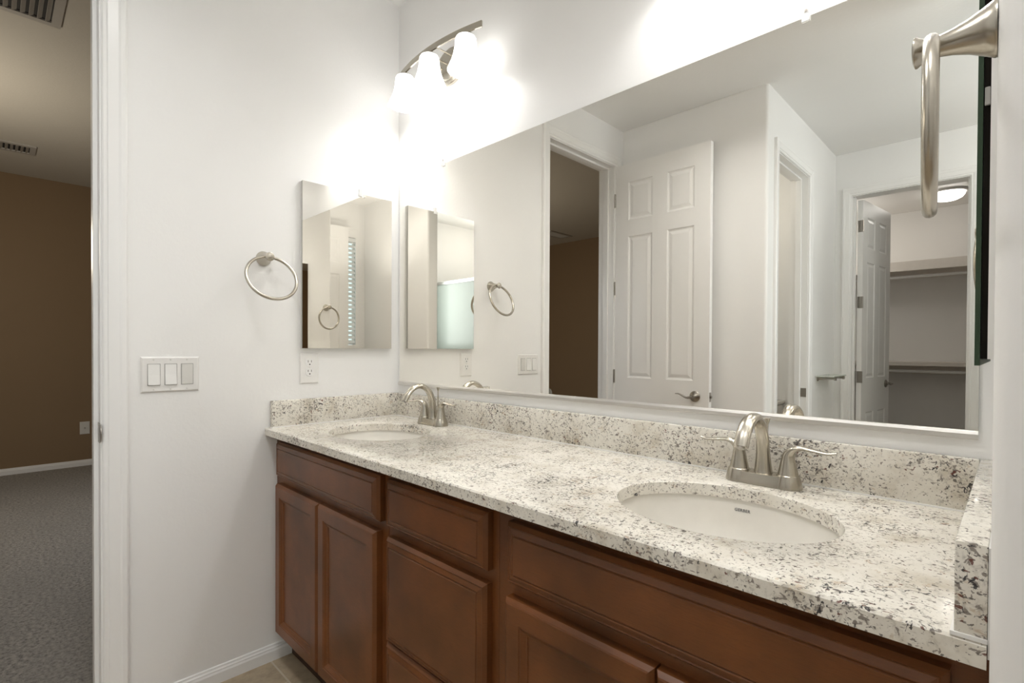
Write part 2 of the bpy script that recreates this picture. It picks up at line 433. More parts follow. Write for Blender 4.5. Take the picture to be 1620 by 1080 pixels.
rounded_wall([(XE, -1.535)] + arc + arc2, [(XE, -1.65)], 'wall_nook', M['wall'], 'beige white short wall, glimpsed in the mirror cabinet')
struct('wall_bedroom_far', box(BX - 0.1, BX, BY, 1.6, 0, BCEIL), M['tan'], 'brown far bedroom wall seen through the doorway', 'wall')
struct('wall_bedroom_side', box(BX - 0.1, -0.12, BY - 0.1, BY, 0, BCEIL), M['tan'], 'tan bedroom wall seen through the doorway in the mirror', 'wall')
struct('wall_bedroom_assumed_window', box(BX - 0.1, -0.12, 1.5, 1.6, 0, BCEIL), M['tan'], 'tan bedroom wall with an assumed, unseen window', 'wall')  # no window is modelled, the added area light assumes one here

# ------------------------------------------------------------------ trim: casings, jambs, baseboards
CAS = [(0, 0), (0, 0.008), (0.004, 0.011), (0.012, 0.011), (0.015, 0.014), (0.040, 0.017), (0.046, 0.019), (0.057, 0.019), (0.062, 0.015), (0.062, 0)]
def casing(name, wallpt, along, out, a0, a1, head, label):
    """U shaped mitred casing; along = unit vector along the wall from a0 to a1, head = height of the opening"""
    al, o, up = Vector(along), Vector(out), Vector((0, 0, 1))
    b = Vector(wallpt)
    p = [b + al * a0, b + al * a0 + up * head, b + al * a1 + up * head, b + al * a1]
    sd = [(-al, o), (-al + up, o), (al + up, o), (al, o)]
    bm = bmesh.new(); add_profile(bm, CAS, p, lambda i: sd[i])
    return struct(name, bm, M['trim'], label, 'door casing')
casing('trim_1', (0, 0, 0), (0, -1, 0), (1, 0, 0), 1.038, 1.724, HEAD + 0.004, 'white door casing around the bedroom doorway')
casing('trim_2', (XH, 0, 0), (0, -1, 0), (1, 0, 0), 2.000, 2.635, THEAD + 0.004, 'white door casing around the toilet room doorway')
casing('trim_3', (0, YC, 0), (1, 0, 0), (0, 1, 0), CX0 - 0.004, CX1 + 0.004, CHEAD + 0.004, 'white door casing around the closet doorway')
def jamb(name, bm, label): return struct(name, bm, M['trim'], label, 'door jamb')
JT = 0.018
jamb('trim_4', boxes((-0.122, 0.0005, DY0 - 0.0005, DY0 + 0.004, 0, HEAD), (-0.122, 0.0005, DY1 - 0.004, DY1 + 0.0005, 0, HEAD), (-0.122, 0.0005, DY1, DY0, HEAD - 0.0005, HEAD + 0.004),
      (-0.080, -0.042, DY0 - 0.012, DY0, 0, HEAD, 0.002), (-0.080, -0.042, DY1, DY1 + 0.012, 0, HEAD, 0.002), (-0.080, -0.042, DY1 + 0.012, DY0 - 0.012, HEAD - 0.012, HEAD, 0.002)),
     'white bedroom doorway jamb with stop strip')
jamb('trim_5', boxes((XH - 0.112, XH + 0.0005, TY0 - 0.0005, TY0 + 0.004, 0, THEAD), (XH - 0.112, XH + 0.0005, TY1 - 0.004, TY1 + 0.0005, 0, THEAD), (XH - 0.112, XH + 0.0005, TY1, TY0, THEAD - 0.0005, THEAD + 0.004),
      (XH - 0.075, XH - 0.04, TY1, TY1 + 0.012, 0, THEAD, 0.002), (XH - 0.075, XH - 0.04, TY1 + 0.012, TY0, THEAD - 0.012, THEAD, 0.002)), 'white toilet room doorway jamb')
jamb('trim_6', boxes((CX0 - 0.004, CX0 + 0.0005, YC - 0.122, YC + 0.0005, 0, CHEAD), (CX1 - 0.0005, CX1 + 0.004, YC - 0.122, YC + 0.0005, 0, CHEAD), (CX0, CX1, YC - 0.122, YC + 0.0005, CHEAD - 0.0005, CHEAD + 0.004),
      (CX0, CX0 + 0.012, YC - 0.075, YC - 0.035, 0, CHEAD, 0.002), (CX1 - 0.012, CX1, YC - 0.075, YC - 0.035, 0, CHEAD, 0.002)), 'white closet doorway jamb')
BB = [(0, 0), (0.013, 0), (0.013, 0.036), (0.010, 0.042), (0.010, 0.046), (0.006, 0.050), (0.005, 0.056), (0, 0.058)]
def baseboard(name, p0, p1, out, h, label):
    o = Vector(out); bm = bmesh.new(); k = h / 0.058
    add_profile(bm, [(a, b * k) for a, b in BB], [p0, p1], lambda i: (o, Vector((0, 0, 1))))
    return struct(name, bm, M['trim'], label, 'baseboard')
baseboard('baseboard_left', (0, -0.975, 0), (0, -0.455, 0), (1, 0, 0), 0.058, 'white baseboard between the doorway and the cabinet')
baseboard('baseboard_front', (0.0, YB, 0), (XH - 0.02, YB, 0), (0, 1, 0), 0.058, 'white baseboard behind the open door')
baseboard('baseboard_bedroom', (BX, BY, 0), (BX, 1.5, 0), (1, 0, 0), 0.058, 'white baseboard along the brown bedroom wall')

# ------------------------------------------------------------------ six panel doors
def six_panel_bm(w, h, t, xs, zs, levels):
    """leaf in its own frame: x 0..w, z 0..h, y 0..-t ; both faces panelled"""
    bm = bmesh.new()
    X = [0, xs[0], xs[1], xs[2], xs[3], w]; Z = [0] + list(zs) + [h]
    for face in (0, 1):
        f = (lambda x, z, d: (x, -d, z)) if face == 0 else (lambda x, z, d: (x, -t + d, z))
        for i in range(5):
            for j in range(len(Z) - 1):
                if i in (1, 3) and j in (1, 3, 5):
                    add_levels(bm, X[i], X[i + 1], Z[j], Z[j + 1], levels, f)
                else:
                    bm.faces.new([bm.verts.new(f(x, z, 0)) for x, z in ((X[i], Z[j]), (X[i + 1], Z[j]), (X[i + 1], Z[j + 1]), (X[i], Z[j + 1]))])
    for q in (((0, 0, 0), (0, -t, 0), (0, -t, h), (0, 0, h)), ((w, 0, 0), (w, 0, h), (w, -t, h), (w, -t, 0)), ((0, 0, h), (0, -t, h), (w, -t, h), (w, 0, h)), ((0, 0, 0), (w, 0, 0), (w, -t, 0), (0, -t, 0))):
        bm.faces.new([bm.verts.new(p) for p in q])
    bmesh.ops.remove_doubles(bm, verts=bm.verts, dist=1e-5)
    return bm
PLV = [(0, 0), (0.004, 0.004), (0.012, 0.0065), (0.014, 0.0065), (0.034, 0.002), (0.036, 0.002)]
def lever_parts(root, x, z, y, direction, out, mat):
    """lever set: rose + lever; out = +1/-1 along local y, direction = +1/-1 along local x"""
    part('rose', lathe([(0.0, 0.0), (0.032, 0.0), (0.033, 0.004), (0.028, 0.009), (0.016, 0.013), (0.011, 0.018), (0.0105, 0.042), (0.0, 0.042)], (x, y, z), (0, out, 0), 28), mat, root, True, world=False)
    d = direction; yo = y + out * 0.044
    bm = sweep([(x + d * -0.006, yo, z + 0.0, 0.010, 0.008), (x + d * 0.012, yo, z - 0.004, 0.0095, 0.008), (x + d * 0.035, yo, z - 0.006, 0.008, 0.0065), (x + d * 0.060, yo, z + 0.004, 0.0075, 0.0055), (x + d * 0.085, yo, z + 0.014, 0.007, 0.0045), (x + d * 0.105, yo, z + 0.014, 0.006, 0.003)], (0, 1, 0), 14)
    part('lever', bm, mat, root, True, world=False)
def make_door(name, label, w, h, t, xs, zs, loc, rotz, hinge_z, lever_z, lever_dir, kind='structure'):
    root = bpy.data.objects.new(name, None); COL.objects.link(root); root.location = loc; root.rotation_euler = (0, 0, rotz)
    tag(root, label, 'door', kind=kind)
    part('door_leaf', six_panel_bm(w, h, t, xs, zs, PLV), M['door'], root, world=False)
    for hz in hinge_z:
        bm = bmesh.new()
        add_box(bm, -0.0015, 0.001, -t + 0.004, -0.001, hz - 0.045, hz + 0.045, 0.0)
        add_lathe(bm, [(0.0, -0.045), (0.0055, -0.045), (0.0055, 0.045), (0.0, 0.045)], (-0.003, 0.0035, hz), (0, 0, 1), 12)
        part('hinge', bm, M['nickeldark'], root, world=False)
    lever_parts(root, w - 0.085, lever_z, 0.0, -1, 1, M['nickeldark'])
    lever_parts(root, w - 0.085, lever_z, -t, -1, -1, M['nickeldark'])
    bm = boxes((w - 0.001, w + 0.0015, -t + 0.006, -0.006, lever_z - 0.028, lever_z + 0.028), (w, w + 0.011, -t + 0.011, -0.011, lever_z - 0.008, lever_z + 0.008, 0.002))
    part('latch', bm, M['nickeldark'], root, world=False)
    return root
# open bedroom door: leaf parallel to the mirror wall, its visible face looks at the mirror
make_door('door_1', 'open white six panel door with lever handle, seen in the mirror', 0.655, 2.385, 0.035, (0.098, 0.275, 0.378, 0.556), (0.22, 0.70, 0.958, 1.90, 2.01, 2.262),
          (0.012, -1.7255, 0.012), 0.0, (0.29, 0.965, 1.56, 2.155), 0.864, -1)
# closet door: swung into the closet, hinged on the left jamb
make_door('door_2', 'white six panel closet door standing open into the closet, hinged at the left jamb', 0.64, 2.312, 0.035, (0.10, 0.27, 0.37, 0.54), (0.22, 0.66, 0.93, 1.84, 1.95, 2.19),
          (CX0 + 0.047, YC - 0.108, 0.012), math.radians(-82.5), (0.27, 0.94, 1.52, 2.11), 0.87, -1)
# closed door on the far right wall (glimpsed in the small mirror)
make_door('door_3', 'closed white six panel door glimpsed in the left mirror cabinet', 0.62, 2.385, 0.035, (0.10, 0.26, 0.36, 0.52), (0.22, 0.70, 0.958, 1.90, 2.01, 2.262),
          (XE - 0.04, -0.69, 0.008), math.radians(-90), (0.3, 1.2, 2.1), 0.87, -1)

def strike(name, bm_list, label):
    o = mesh_obj(name, bm_list, M['nickeldark']); tag(o, label, 'strike plate'); return o
bm = boxes((-0.040, -0.0005, DY0 - 0.002, DY0 - 0.0005, 0.870, 0.930), (-0.033, -0.012, DY0 - 0.0026, DY0 - 0.0018, 0.884, 0.916))
add_lathe(bm, [(0.0, 0), (0.0275, 0), (0.0275, 0.0018), (0.0, 0.0018)], (0.0, DY0 - 0.0022, 0.900), (0, 1, 0), 28)
tag(mesh_obj('strike_plate', bm, M['nickeldark']), 'brushed nickel strike plate with curved lip on the bedroom door jamb', 'strike plate')
bm = boxes((XH - 0.035, XH - 0.0005, TY1 + 0.0005, TY1 + 0.003, 0.84, 0.90), (XH - 0.026, XH - 0.012, TY1 + 0.003, TY1 + 0.0036, 0.857, 0.883))
tag(mesh_obj('strike_plate', bm, M['nickeldark']), 'small dark strike plate on the toilet room jamb, in the mirror', 'strike plate')

# ------------------------------------------------------------------ vanity cabinets
YF, YD = -0.525, -0.552       # face frame front, door fronts
CT = 0.865; CB = 0.839        # counter top and underside
FRONT = [(0, 0.0), (0, 0.015), (0.007, 0.0235), (0.0085, 0.0220), (0.0100, 0.0220), (0.019, 0.0265), (0.0205, 0.0265), (0.0225, 0.0245), (0.0245, 0.0270)]
DOORL = [(0, 0.0), (0, 0.018), (0.006, 0.0255), (0.009, 0.027), (0.042, 0.027), (0.0435, 0.0250), (0.0460, 0.0250), (0.056, 0.0190), (0.058, 0.0190), (0.060, 0.016), (0.063, 0.016)]
def front_bm(x0, x1, z0, z1, lv):
    bm = bmesh.new(); r = add_levels(bm, x0, x1, z0, z1, lv, lambda x, z, h: (x, YF - h, z))
    bm.faces.new(r[0][::-1]); return bm
def frame_bm(x0, x1, holes, z0=0.11, z1=CB - 0.0005):
    """face frame as bars around the openings"""
    xs = sorted({x0, x1, *[h[0] for h in holes], *[h[1] for h in holes]}); zs = sorted({z0, z1, *[h[2] for h in holes], *[h[3] for h in holes]})
    bm = bmesh.new()
    for a, b in zip(xs, xs[1:]):
        for c, d in zip(zs, zs[1:]):
            mx, mz = (a + b) / 2, (c + d) / 2
            if any(h[0] < mx < h[1] and h[2] < mz < h[3] for h in holes): continue
            add_box(bm, a, b, YF, YF + 0.019, c, d)
    bmesh.ops.remove_doubles(bm, verts=bm.verts, dist=1e-5)
    return bm
def carcass_bm(x0, x1):
    t = 0.015; yb, yf = -0.004, YF + 0.0195
    return boxes((x0, x0 + t, yf, yb, 0.11, CB - 0.0005), (x1 - t, x1, yf, yb, 0.11, CB - 0.0005), (x0 + t, x1 - t, yf, yb, 0.11, 0.125), (x0 + t, x1 - t, yb - 0.008, yb, 0.125, CB - 0.0005))
def kick_bm(x0, x1): return box(x0, x1, -0.475, -0.462, 0.0005, 0.1095)
def vanity(name, label, x0, x1, holes, fronts, grp):
    t = thing(name, label, 'cabinet', ((x0 + x1) / 2, -0.27, 0.0), grp)
    part('carcass', carcass_bm(x0, x1), M['wooddark'], t)
    part('face_frame', frame_bm(x0, x1, holes), M['wood'], t)
    part('toe_kick', kick_bm(x0, x1), M['wooddark'], t)
    for nm, a in fronts:
        part(nm, front_bm(*a, DOORL if nm == 'door' else FRONT), M['wood'], t)
    return t
G = 'dark wood vanity cabinets'
vanity('sink_base_cabinet', 'dark brown base cabinet with two doors under the far left sink, beside the white wall', 0.001, 0.769,
       [(0.07, 0.72, 0.13, 0.655), (0.07, 0.72, 0.705, 0.80)],
       [('false_drawer_front', (0.048, 0.749, 0.693, 0.818)), ('door', (0.046, 0.387, 0.121, 0.665)), ('door', (0.391, 0.737, 0.121, 0.665))], G)
vanity('drawer_base_cabinet', 'dark brown drawer cabinet between the two sink cabinets', 0.770, 1.194,
       [(0.81, 1.155, 0.705, 0.80), (0.81, 1.155, 0.40, 0.655), (0.81, 1.155, 0.13, 0.375)],
       [('drawer', (0.787, 1.175, 0.692, 0.816)), ('drawer', (0.787, 1.173, 0.391, 0.664)), ('drawer', (0.787, 1.173, 0.121, 0.386))], G)
vanity('sink_base_cabinet', 'dark brown base cabinet with a wide false drawer under the near right sink', 1.195, 1.9461,
       [(1.26, 1.89, 0.13, 0.655), (1.26, 1.89, 0.705, 0.80)],
       [('false_drawer_front', (1.235, 1.914, 0.690, 0.813)), ('door', (1.233, 1.563, 0.121, 0.661)), ('door', (1.567, 1.905, 0.121, 0.661))], G)

# ------------------------------------------------------------------ granite counter with two oval cut-outs
SINKS = [(0.355, -0.306), (1.567, -0.310)]; SA, SB = 0.199, 0.161
CX_L, CX_R, CY_F = 0.0015, 1.9435, -0.569
def counter_bm():
    bm = bmesh.new(); NA = 96; b = 0.003
    cells = [(CX_L, 0.96, SINKS[0]), (0.96, CX_R, SINKS[1])]
    for x0, x1, (cx, cy) in cells:
        y0, y1 = CY_F, -0.0015
        angs = [2 * PI * i / NA for i in range(NA)]
        for X, Y in ((x0, y0), (x1, y0), (x1, y1), (x0, y1)): angs.append(math.atan2(Y - cy, X - cx) % (2 * PI))
        angs = sorted(set(round(a, 6) for a in angs))
        def rim(a):
            c, s = math.cos(a), math.sin(a); ts = []
            if c > 1e-9: ts.append((x1 - cx) / c)
            if c < -1e-9: ts.append((x0 - cx) / c)
            if s > 1e-9: ts.append((y1 - cy) / s)
            if s < -1e-9: ts.append((y0 - cy) / s)
            t = min(ts); return (cx + c * t, cy + s * t)
        def ell(a, k):
            # same polar direction on the ellipse
            c, s = math.cos(a), math.sin(a); r = 1 / math.sqrt((c / (SA + k)) ** 2 + (s / (SB + k)) ** 2)
            return (cx + c * r, cy + s * r)
        n = len(angs)
        loops = []
        loops.append([bm.verts.new((*rim(a), CB)) for a in angs])
        loops.append([bm.verts.new((*rim(a), CT - b)) for a in angs])
        def inn(a):
            x, y = rim(a); return (x, max(y, y0 + b))
        loops.append([bm.verts.new((*inn(a), CT)) for a in angs])
        loops.append([bm.verts.new((*ell(a, 0.0025), CT)) for a in angs])
        loops.append([bm.verts.new((*ell(a, 0.0007), CT - 0.0008)) for a in angs])
        loops.append([bm.verts.new((*ell(a, 0.0), CT - 0.0025)) for a in angs])
        loops.append([bm.verts.new((*ell(a, 0.0), CB)) for a in angs])
        loops.append(loops[0])
        for A, B in zip(loops, loops[1:]):
            for i in range(n):
                j = (i + 1) % n
                try: bm.faces.new((A[i], A[j], B[j], B[i]))
                except ValueError: pass
    bmesh.ops.remove_doubles(bm, verts=bm.verts, dist=1e-5)
    # drop the inner partition where the two halves meet
    kill = [f for f in bm.faces if all(abs(v.co.x - 0.96) < 1e-4 for v in f.verts)]
    bmesh.ops.delete(bm, geom=kill, context='FACES')
    return bm
tag(mesh_obj('countertop', counter_bm(), M['granite'], True, angle=25), 'long cream granite countertop with dark flecks and two oval cut-outs', 'countertop')
ST = 0.964
tag(mesh_obj('backsplash', box(0.0225, 1.9170, -0.0215, -0.0015, CT + 0.0005, ST, 0.002), M['granite'], True), 'long granite backsplash strip under the wide mirror', 'backsplash')
tag(mesh_obj('side_splash', box(0.0015, 0.0215, -0.551, -0.0015, CT + 0.0005, ST, 0.002), M['granite'], True), 'granite side splash on the white left wall, beside the far sink', 'backsplash')
tag(mesh_obj('side_splash', box(1.9180, 1.9440, -0.566, -0.0015, CT + 0.0005, ST, 0.002), M['granite'], True), 'granite side splash at the right counter end, against the wall corner', 'backsplash')
bm = boxes((0.0225, 1.917, -0.0245, -0.0215, CT, CT + 0.003), (0.0215, 0.0245, -0.551, -0.0245, CT, CT + 0.003), (0.0018, 0.021, -0.554, -0.551, CT, CT + 0.003), (1.9150, 1.9180, -0.566, -0.0245, CT, CT + 0.003), (1.9150, 1.9440, -0.5688, -0.566, CT, CT + 0.004), (1.9441, 1.9464, -0.566, -0.002, CB + 0.01, ST - 0.002))
tag(mesh_obj('caulk_bead', bm, M['caulk']), 'white caulk bead along the foot of the granite splashes', 'caulk', kind='structure')

# ------------------------------------------------------------------ sinks
def bowl_bm():
    bm = bmesh.new(); n = 64
    prof = [(1.10, 0.0), (1.045, 0.0), (1.035, -0.006), (1.02, -0.02), (0.985, -0.05), (0.93, -0.08), (0.83, -0.107), (0.68, -0.126), (0.48, -0.137), (0.28, -0.142), (0.115, -0.145)]
    prof2 = [(0.115, -0.158), (0.30, -0.155), (0.70, -0.138), (0.87, -0.115), (0.97, -0.085), (1.03, -0.05), (1.07, -0.012), (1.10, -0.010)]
    rings = [[bm.verts.new((SA * k * math.cos(2 * PI * i / n), SB * k * math.sin(2 * PI * i / n), z)) for i in range(n)] for k, z in prof + prof2]
    for A, B in zip(rings, rings[1:] + rings[:1]):
        for i in range(n):
            j = (i + 1) % n; bm.faces.new((A[i], A[j], B[j], B[i]))
    return bm
def make_sink(label, c):
    t = thing('undermount_sink', label, 'sink', (c[0], c[1], CB - 0.0008), 'oval undermount sinks')
    part('bowl', bowl_bm(), M['china'], t, True, world=False, angle=60)
    part('drain', lathe([(0.0, -0.150), (0.020, -0.150), (0.024, -0.144), (0.024, -0.1415), (0.017, -0.1405), (0.015, -0.143), (0.0, -0.1425)], (0, 0, 0), (0, 0, 1), 28, False), M['nickel'], t, True, world=False)
    return t
s1 = make_sink('white oval undermount sink at the far left by the wall', SINKS[0])
s2 = make_sink('white oval undermount sink at the near right with a printed maker name', SINKS[1])
# printed maker's name on the back of the near bowl
fc = bpy.data.curves.new('print', 'FONT'); fc.body = 'GERBER'; fc.size = 0.0082; fc.align_x = 'CENTER'; fc.space_character = 1.12; fc.offset = 0.00022; fc.extrude = 0.0002
fo = bpy.data.objects.new('print', fc); COL.objects.link(fo)
dg = bpy.context.evaluated_depsgraph_get(); dg.update()
me = bpy.data.meshes.new_from_object(fo.evaluated_get(dg)); COL.objects.unlink(fo); bpy.data.objects.remove(fo)
me.materials.clear(); me.materials.append(M['logo'])
lo_ = bpy.data.objects.new('printed_name', me); COL.objects.link(lo_); lo_.parent = s2
def bowl_k(z):
    pr_ = [(-0.006, 1.035), (-0.02, 1.02), (-0.05, 0.985), (-0.08, 0.93)]
    for (za, ka), (zb, kb) in zip(pr_, pr_[1:]):
        if zb <= z <= za: return ka + (kb - ka) * (z - za) / (zb - za)
    return 1.03
LZ = -0.0235; LX = -0.018
for v in me.vertices:
    x, up, ex = v.co.x, v.co.y, v.co.z
    z = LZ + up; xx = LX + x; k = bowl_k(z)
    y = SB * k * math.sqrt(max(0, 1 - (xx / (SA * k)) ** 2))
    v.co = Vector((xx, y - 0.0006 - ex, z))
lo_['label'] = 'small grey printed maker name'

# ------------------------------------------------------------------ faucets
def make_faucet():
    t = thing('centerset_faucet', 'brushed nickel two handle faucet at the far left sink', 'faucet', (0.357, -0.076, CT + 0.0003), 'brushed nickel faucets')
    bm = bmesh.new(); n = 48
    def rr(a, b, z, e=2.6):
        out = []
        for i in range(n):
            th = 2 * PI * i / n; c, s = math.cos(th), math.sin(th)
            out.append(bm.verts.new((a * abs(c) ** (2 / e) * (1 if c >= 0 else -1), b * abs(s) ** (2 / e) * (1 if s >= 0 else -1), z)))
        return out
    rings = [rr(0.0785, 0.0275, 0), rr(0.0785, 0.0275, 0.003), rr(0.0755, 0.0250, 0.014), rr(0.0725, 0.0230, 0.0245), rr(0.068, 0.019, 0.0255)]
    bm.faces.new(rings[0][::-1]); bm.faces.new(rings[-1])
    for A, B in zip(rings, rings[1:]):
        for i in range(n):
            j = (i + 1) % n; bm.faces.new((A[i], A[j], B[j], B[i]))
    for x in (-0.051, 0.051):
        add_lathe(bm, [(0.0285, 0.0), (0.0285, 0.004), (0.0245, 0.020), (0.0225, 0.0275), (0.021, 0.0285)], (x, 0, 0), (0, 0, 1), 32)
    part('base_plate', bm, M['nickel'], t, True, world=False, angle=30)
    bm = sweep([(0, 0.002, 0.018, 0.0210, 0.0205), (0, 0.002, 0.035, 0.0175, 0.0175), (0, 0.000, 0.070, 0.0142, 0.0140), (0, -0.006, 0.104, 0.0135, 0.0125), (0, -0.023, 0.134, 0.0138, 0.0108), (0, -0.054, 0.1515, 0.0146, 0.0095), (0, -0.088, 0.1455, 0.0150, 0.0090), (0, -0.114, 0.123, 0.0152, 0.0088), (0, -0.129, 0.098, 0.0152, 0.0088)], (1, 0, 0), 24)
    part('spout', bm, M['nickel'], t, True, world=False)
    part('aerator', lathe([(0.0, 0), (0.0075, 0), (0.0075, 0.003), (0, 0.003)], (0, -0.1293, 0.0975), (0, -0.5, -0.86), 20), M['nickeldark'], t, True, world=False)
    for d in (-1, 1):
        bm = sweep([(0, 0, 0.0275, 0.0205, 0.0205), (0, 0, 0.040, 0.0180, 0.0180), (0, 0, 0.060, 0.0145, 0.0140), (0.002, 0, 0.074, 0.0135, 0.0110), (0.012, 0, 0.0845, 0.0130, 0.0075), (0.027, 0, 0.0885, 0.0115, 0.0050), (0.050, 0, 0.0862, 0.0095, 0.0038), (0.074, 0, 0.0838, 0.0085, 0.0034), (0.090, 0, 0.0870, 0.0060, 0.0024)], (0, 1, 0), 20)
        h = part('handle', bm, M['nickel'], t, True, world=False)
        h.location = (0.051 * d, 0, 0); h.rotation_euler = (0, 0, math.radians(206) if d < 0 else 0.0)
    bm = lathe([(0.0, 0.015), (0.0022, 0.015), (0.0022, 0.128), (0.004, 0.133), (0.0065, 0.141), (0.0068, 0.1425), (0.0, 0.143)], (0, 0.026, 0), (0, 0, 1), 16)
    part('pop_up_rod', bm, M['nickel'], t, True, world=False)
    return t
f1 = make_faucet()
f2 = copy_tree(f1); f2.location.x = 1.566; [c for c in f2.children if c.name.startswith('handle')][0].rotation_euler = (0, 0, PI); f2['label'] = 'brushed nickel two handle faucet at the near right sink'

# ------------------------------------------------------------------ wide mirror
MX0, MX1, MZ0, MZ1 = 0.0195, 1.9145, 1.0108, 1.896
mw = thing('vanity_mirror', 'wide frameless wall mirror above the granite backsplash', 'mirror', ((MX0 + MX1) / 2, 0, MZ0))
bm = bmesh.new(); add_box(bm, MX0, MX1, -0.006, -0.0012, MZ0, MZ1)
for f in bm.faces: f.material_index = 0 if f.calc_center_median().y < -0.0055 else 1
part('mirror_glass', bm, None, mw, mats=[M['mirror'], M['edge']])
# bottom aluminium channel
bm = bmesh.new()
prof = [(0, 0.0), (-0.0065, 0.0), (-0.0082, 0.001), (-0.0085, 0.0135), (-0.0066, 0.0150), (-0.0066, 0.0142), (-0.0015, 0.0142)]
prof = [(-0.0008, -0.013), (-0.010, -0.013), (-0.0125, -0.011), (-0.0125, -0.003), (-0.010, 0.0025), (-0.0068, 0.0035), (-0.0068, -0.001), (-0.0008, -0.001)]
add_profile(bm, prof, [(MX0 - 0.001, 0, MZ0), (MX1, 0, MZ0)], lambda i: (Vector((0, 1, 0)), Vector((0, 0, 1))))
part('bottom_channel', bm, M['alu'], mw)
def clip_bm(x, y, z, axis):
    """clear mirror clip holding the top edge; axis 'y': mirror faces -y, 'x': mirror faces +x"""
    bm = bmesh.new()
    def b(u0, u1, d0, d1, z0, z1, bev=0.001):
        if axis == 'y': add_box(bm, x + u0, x + u1, y - d1, y - d0, z + z0, z + z1, bev)
        else: add_box(bm, x + d0, x + d1, y + u0, y + u1, z + z0, z + z1, bev)
    b(-0.006, 0.006, 0.0012, 0.0095, 0.0005, 0.018)
    b(-0.008, 0.008, 0.0062, 0.0105, -0.011, 0.004)
    return bm
for x in (0.331, 1.624):
    c = part('mirror_clip', clip_bm(x, 0, MZ1, 'y'), M['clip'], mw, label='clear plastic clip on the top edge')
    part('screw', lathe([(0, 0), (0.0035, 0), (0.003, 0.0015), (0, 0.002)], (x, -0.0095, MZ1 + 0.012), (0, -1, 0), 12), M['nickeldark'], c, True)

# ------------------------------------------------------------------ mirrored medicine cabinets
def med_cabinet(label, side, y0, y1, z0, z1):
    """side = +1 on the left wall (faces +x), -1 on the right wall"""
    xw = 0.0 if side > 0 else XR
    def bx(d0, d1, a, b, c, d, bev=0.0):
        xa, xb = xw + side * d0, xw + side * d1
        return box(min(xa, xb), max(xa, xb), a, b, c, d, bev)
    t = thing('mirror_cabinet', label, 'medicine cabinet', (xw, (y0 + y1) / 2, z0), 'mirrored medicine cabinets')
    part('cabinet_body', bx(0.0006, 0.0095, y0, y1, z0, z1), M['white'], t)
    if side > 0:
        part('door_backing', bx(0.0095, 0.0155, y0 + 0.001, y1, z0, z1), M['backing'], t)
    else:
        part('door_backing', bx(0.0095, 0.0157, y0 + 0.002, y1, z0 + 0.0, z1), M['black'], t, label='black gap behind the glass')  # black stands in for the unlit open gap, together with the mirror's backing
        part('magnetic_catch', bx(0.0100, 0.0150, y0 - 0.001, y0 + 0.01, 1.456, 1.478, 0.001), M['gap'], t, label='grey catch')
    d0, d1 = (0.0155, 0.0205) if side > 0 else (0.0162, 0.0212)
    bm = bx(d0, d1, y0, y1, z0 - (0 if side > 0 else 0.008), z1)
    xf = xw + side * d1
    for f in bm.faces: f.material_index = 0 if abs(f.calc_center_median().x - xf) < 0.0005 else 1
    part('mirror_door', bm, None, t, mats=[M['mirror'], M['backing'] if side > 0 else M['edge']])
    return t
mc = med_cabinet('small mirrored cabinet on the white left wall, above the outlet', 1, -0.4392, -0.048, 1.158, 1.798)
c = part('mirror_clip', clip_bm(0.0205 - 0.0062, -0.198, 1.798, 'x'), M['clip'], mc, label='clear plastic clip on the top edge')
med_cabinet('mirrored cabinet seen edge on at the right wall, black gap behind its glass', -1, -0.43, -0.048, 1.151, 1.798)

# ------------------------------------------------------------------ towel rings
def make_ring(label):
    """local frame: wall plane x=0, sticks out to +x, ring plane roughly parallel to the wall"""
    t = thing('towel_ring', label, 'towel ring', (0, 0, 0), 'brushed nickel towel rings')
    bm = lathe([(0.0, 0.0008), (0.0265, 0.0008), (0.0265, 0.003), (0.0225, 0.010), (0.0165, 0.022), (0.0125, 0.034), (0.0105, 0.044), (0.0095, 0.049), (0.0098, 0.054), (0.0125, 0.059), (0.0155, 0.063), (0.0155, 0.0645), (0.012, 0.066), (0.0, 0.0665)], (0, 0, 0), (1, 0, 0), 32)
    part('post', bm, M['nickel'], t, True, world=False)
    return t
def ring_bm(R, r, tilt, yaw):
    bm = bmesh.new(); P = []
    e1 = Vector((math.sin(yaw), math.cos(yaw), 0)); e2 = Vector((math.sin(tilt), 0, math.cos(tilt)))
    top = Vector((0.051, 0, 0.0)); c = top - e2 * R
    nb = e1.cross(e2).normalized()
    for i in range(72):
        a = 2 * PI * i / 72; p = c + e1 * math.cos(a) * R + e2 * math.sin(a) * R; P.append((p.x, p.y, p.z, r, r))
    add_sweep(bm, P, nb, 12, 0, closed=True); return bm
rl = make_ring('brushed nickel towel ring on the white left wall beside the mirror cabinet'); rl.location = (0, -0.574, 1.484)
part('ring', ring_bm(0.0835, 0.0058, -0.40, 0.07), M['nickel'], rl, True, world=False)
rr_ = make_ring('brushed nickel towel ring close up at the right wall corner'); rr_.location = (XR, -0.585, 1.474); rr_.rotation_euler = (0, 0, PI)
part('ring', ring_bm(0.0835, 0.0066, 0.0, -0.09), M['nickel'], rr_, True, world=False)

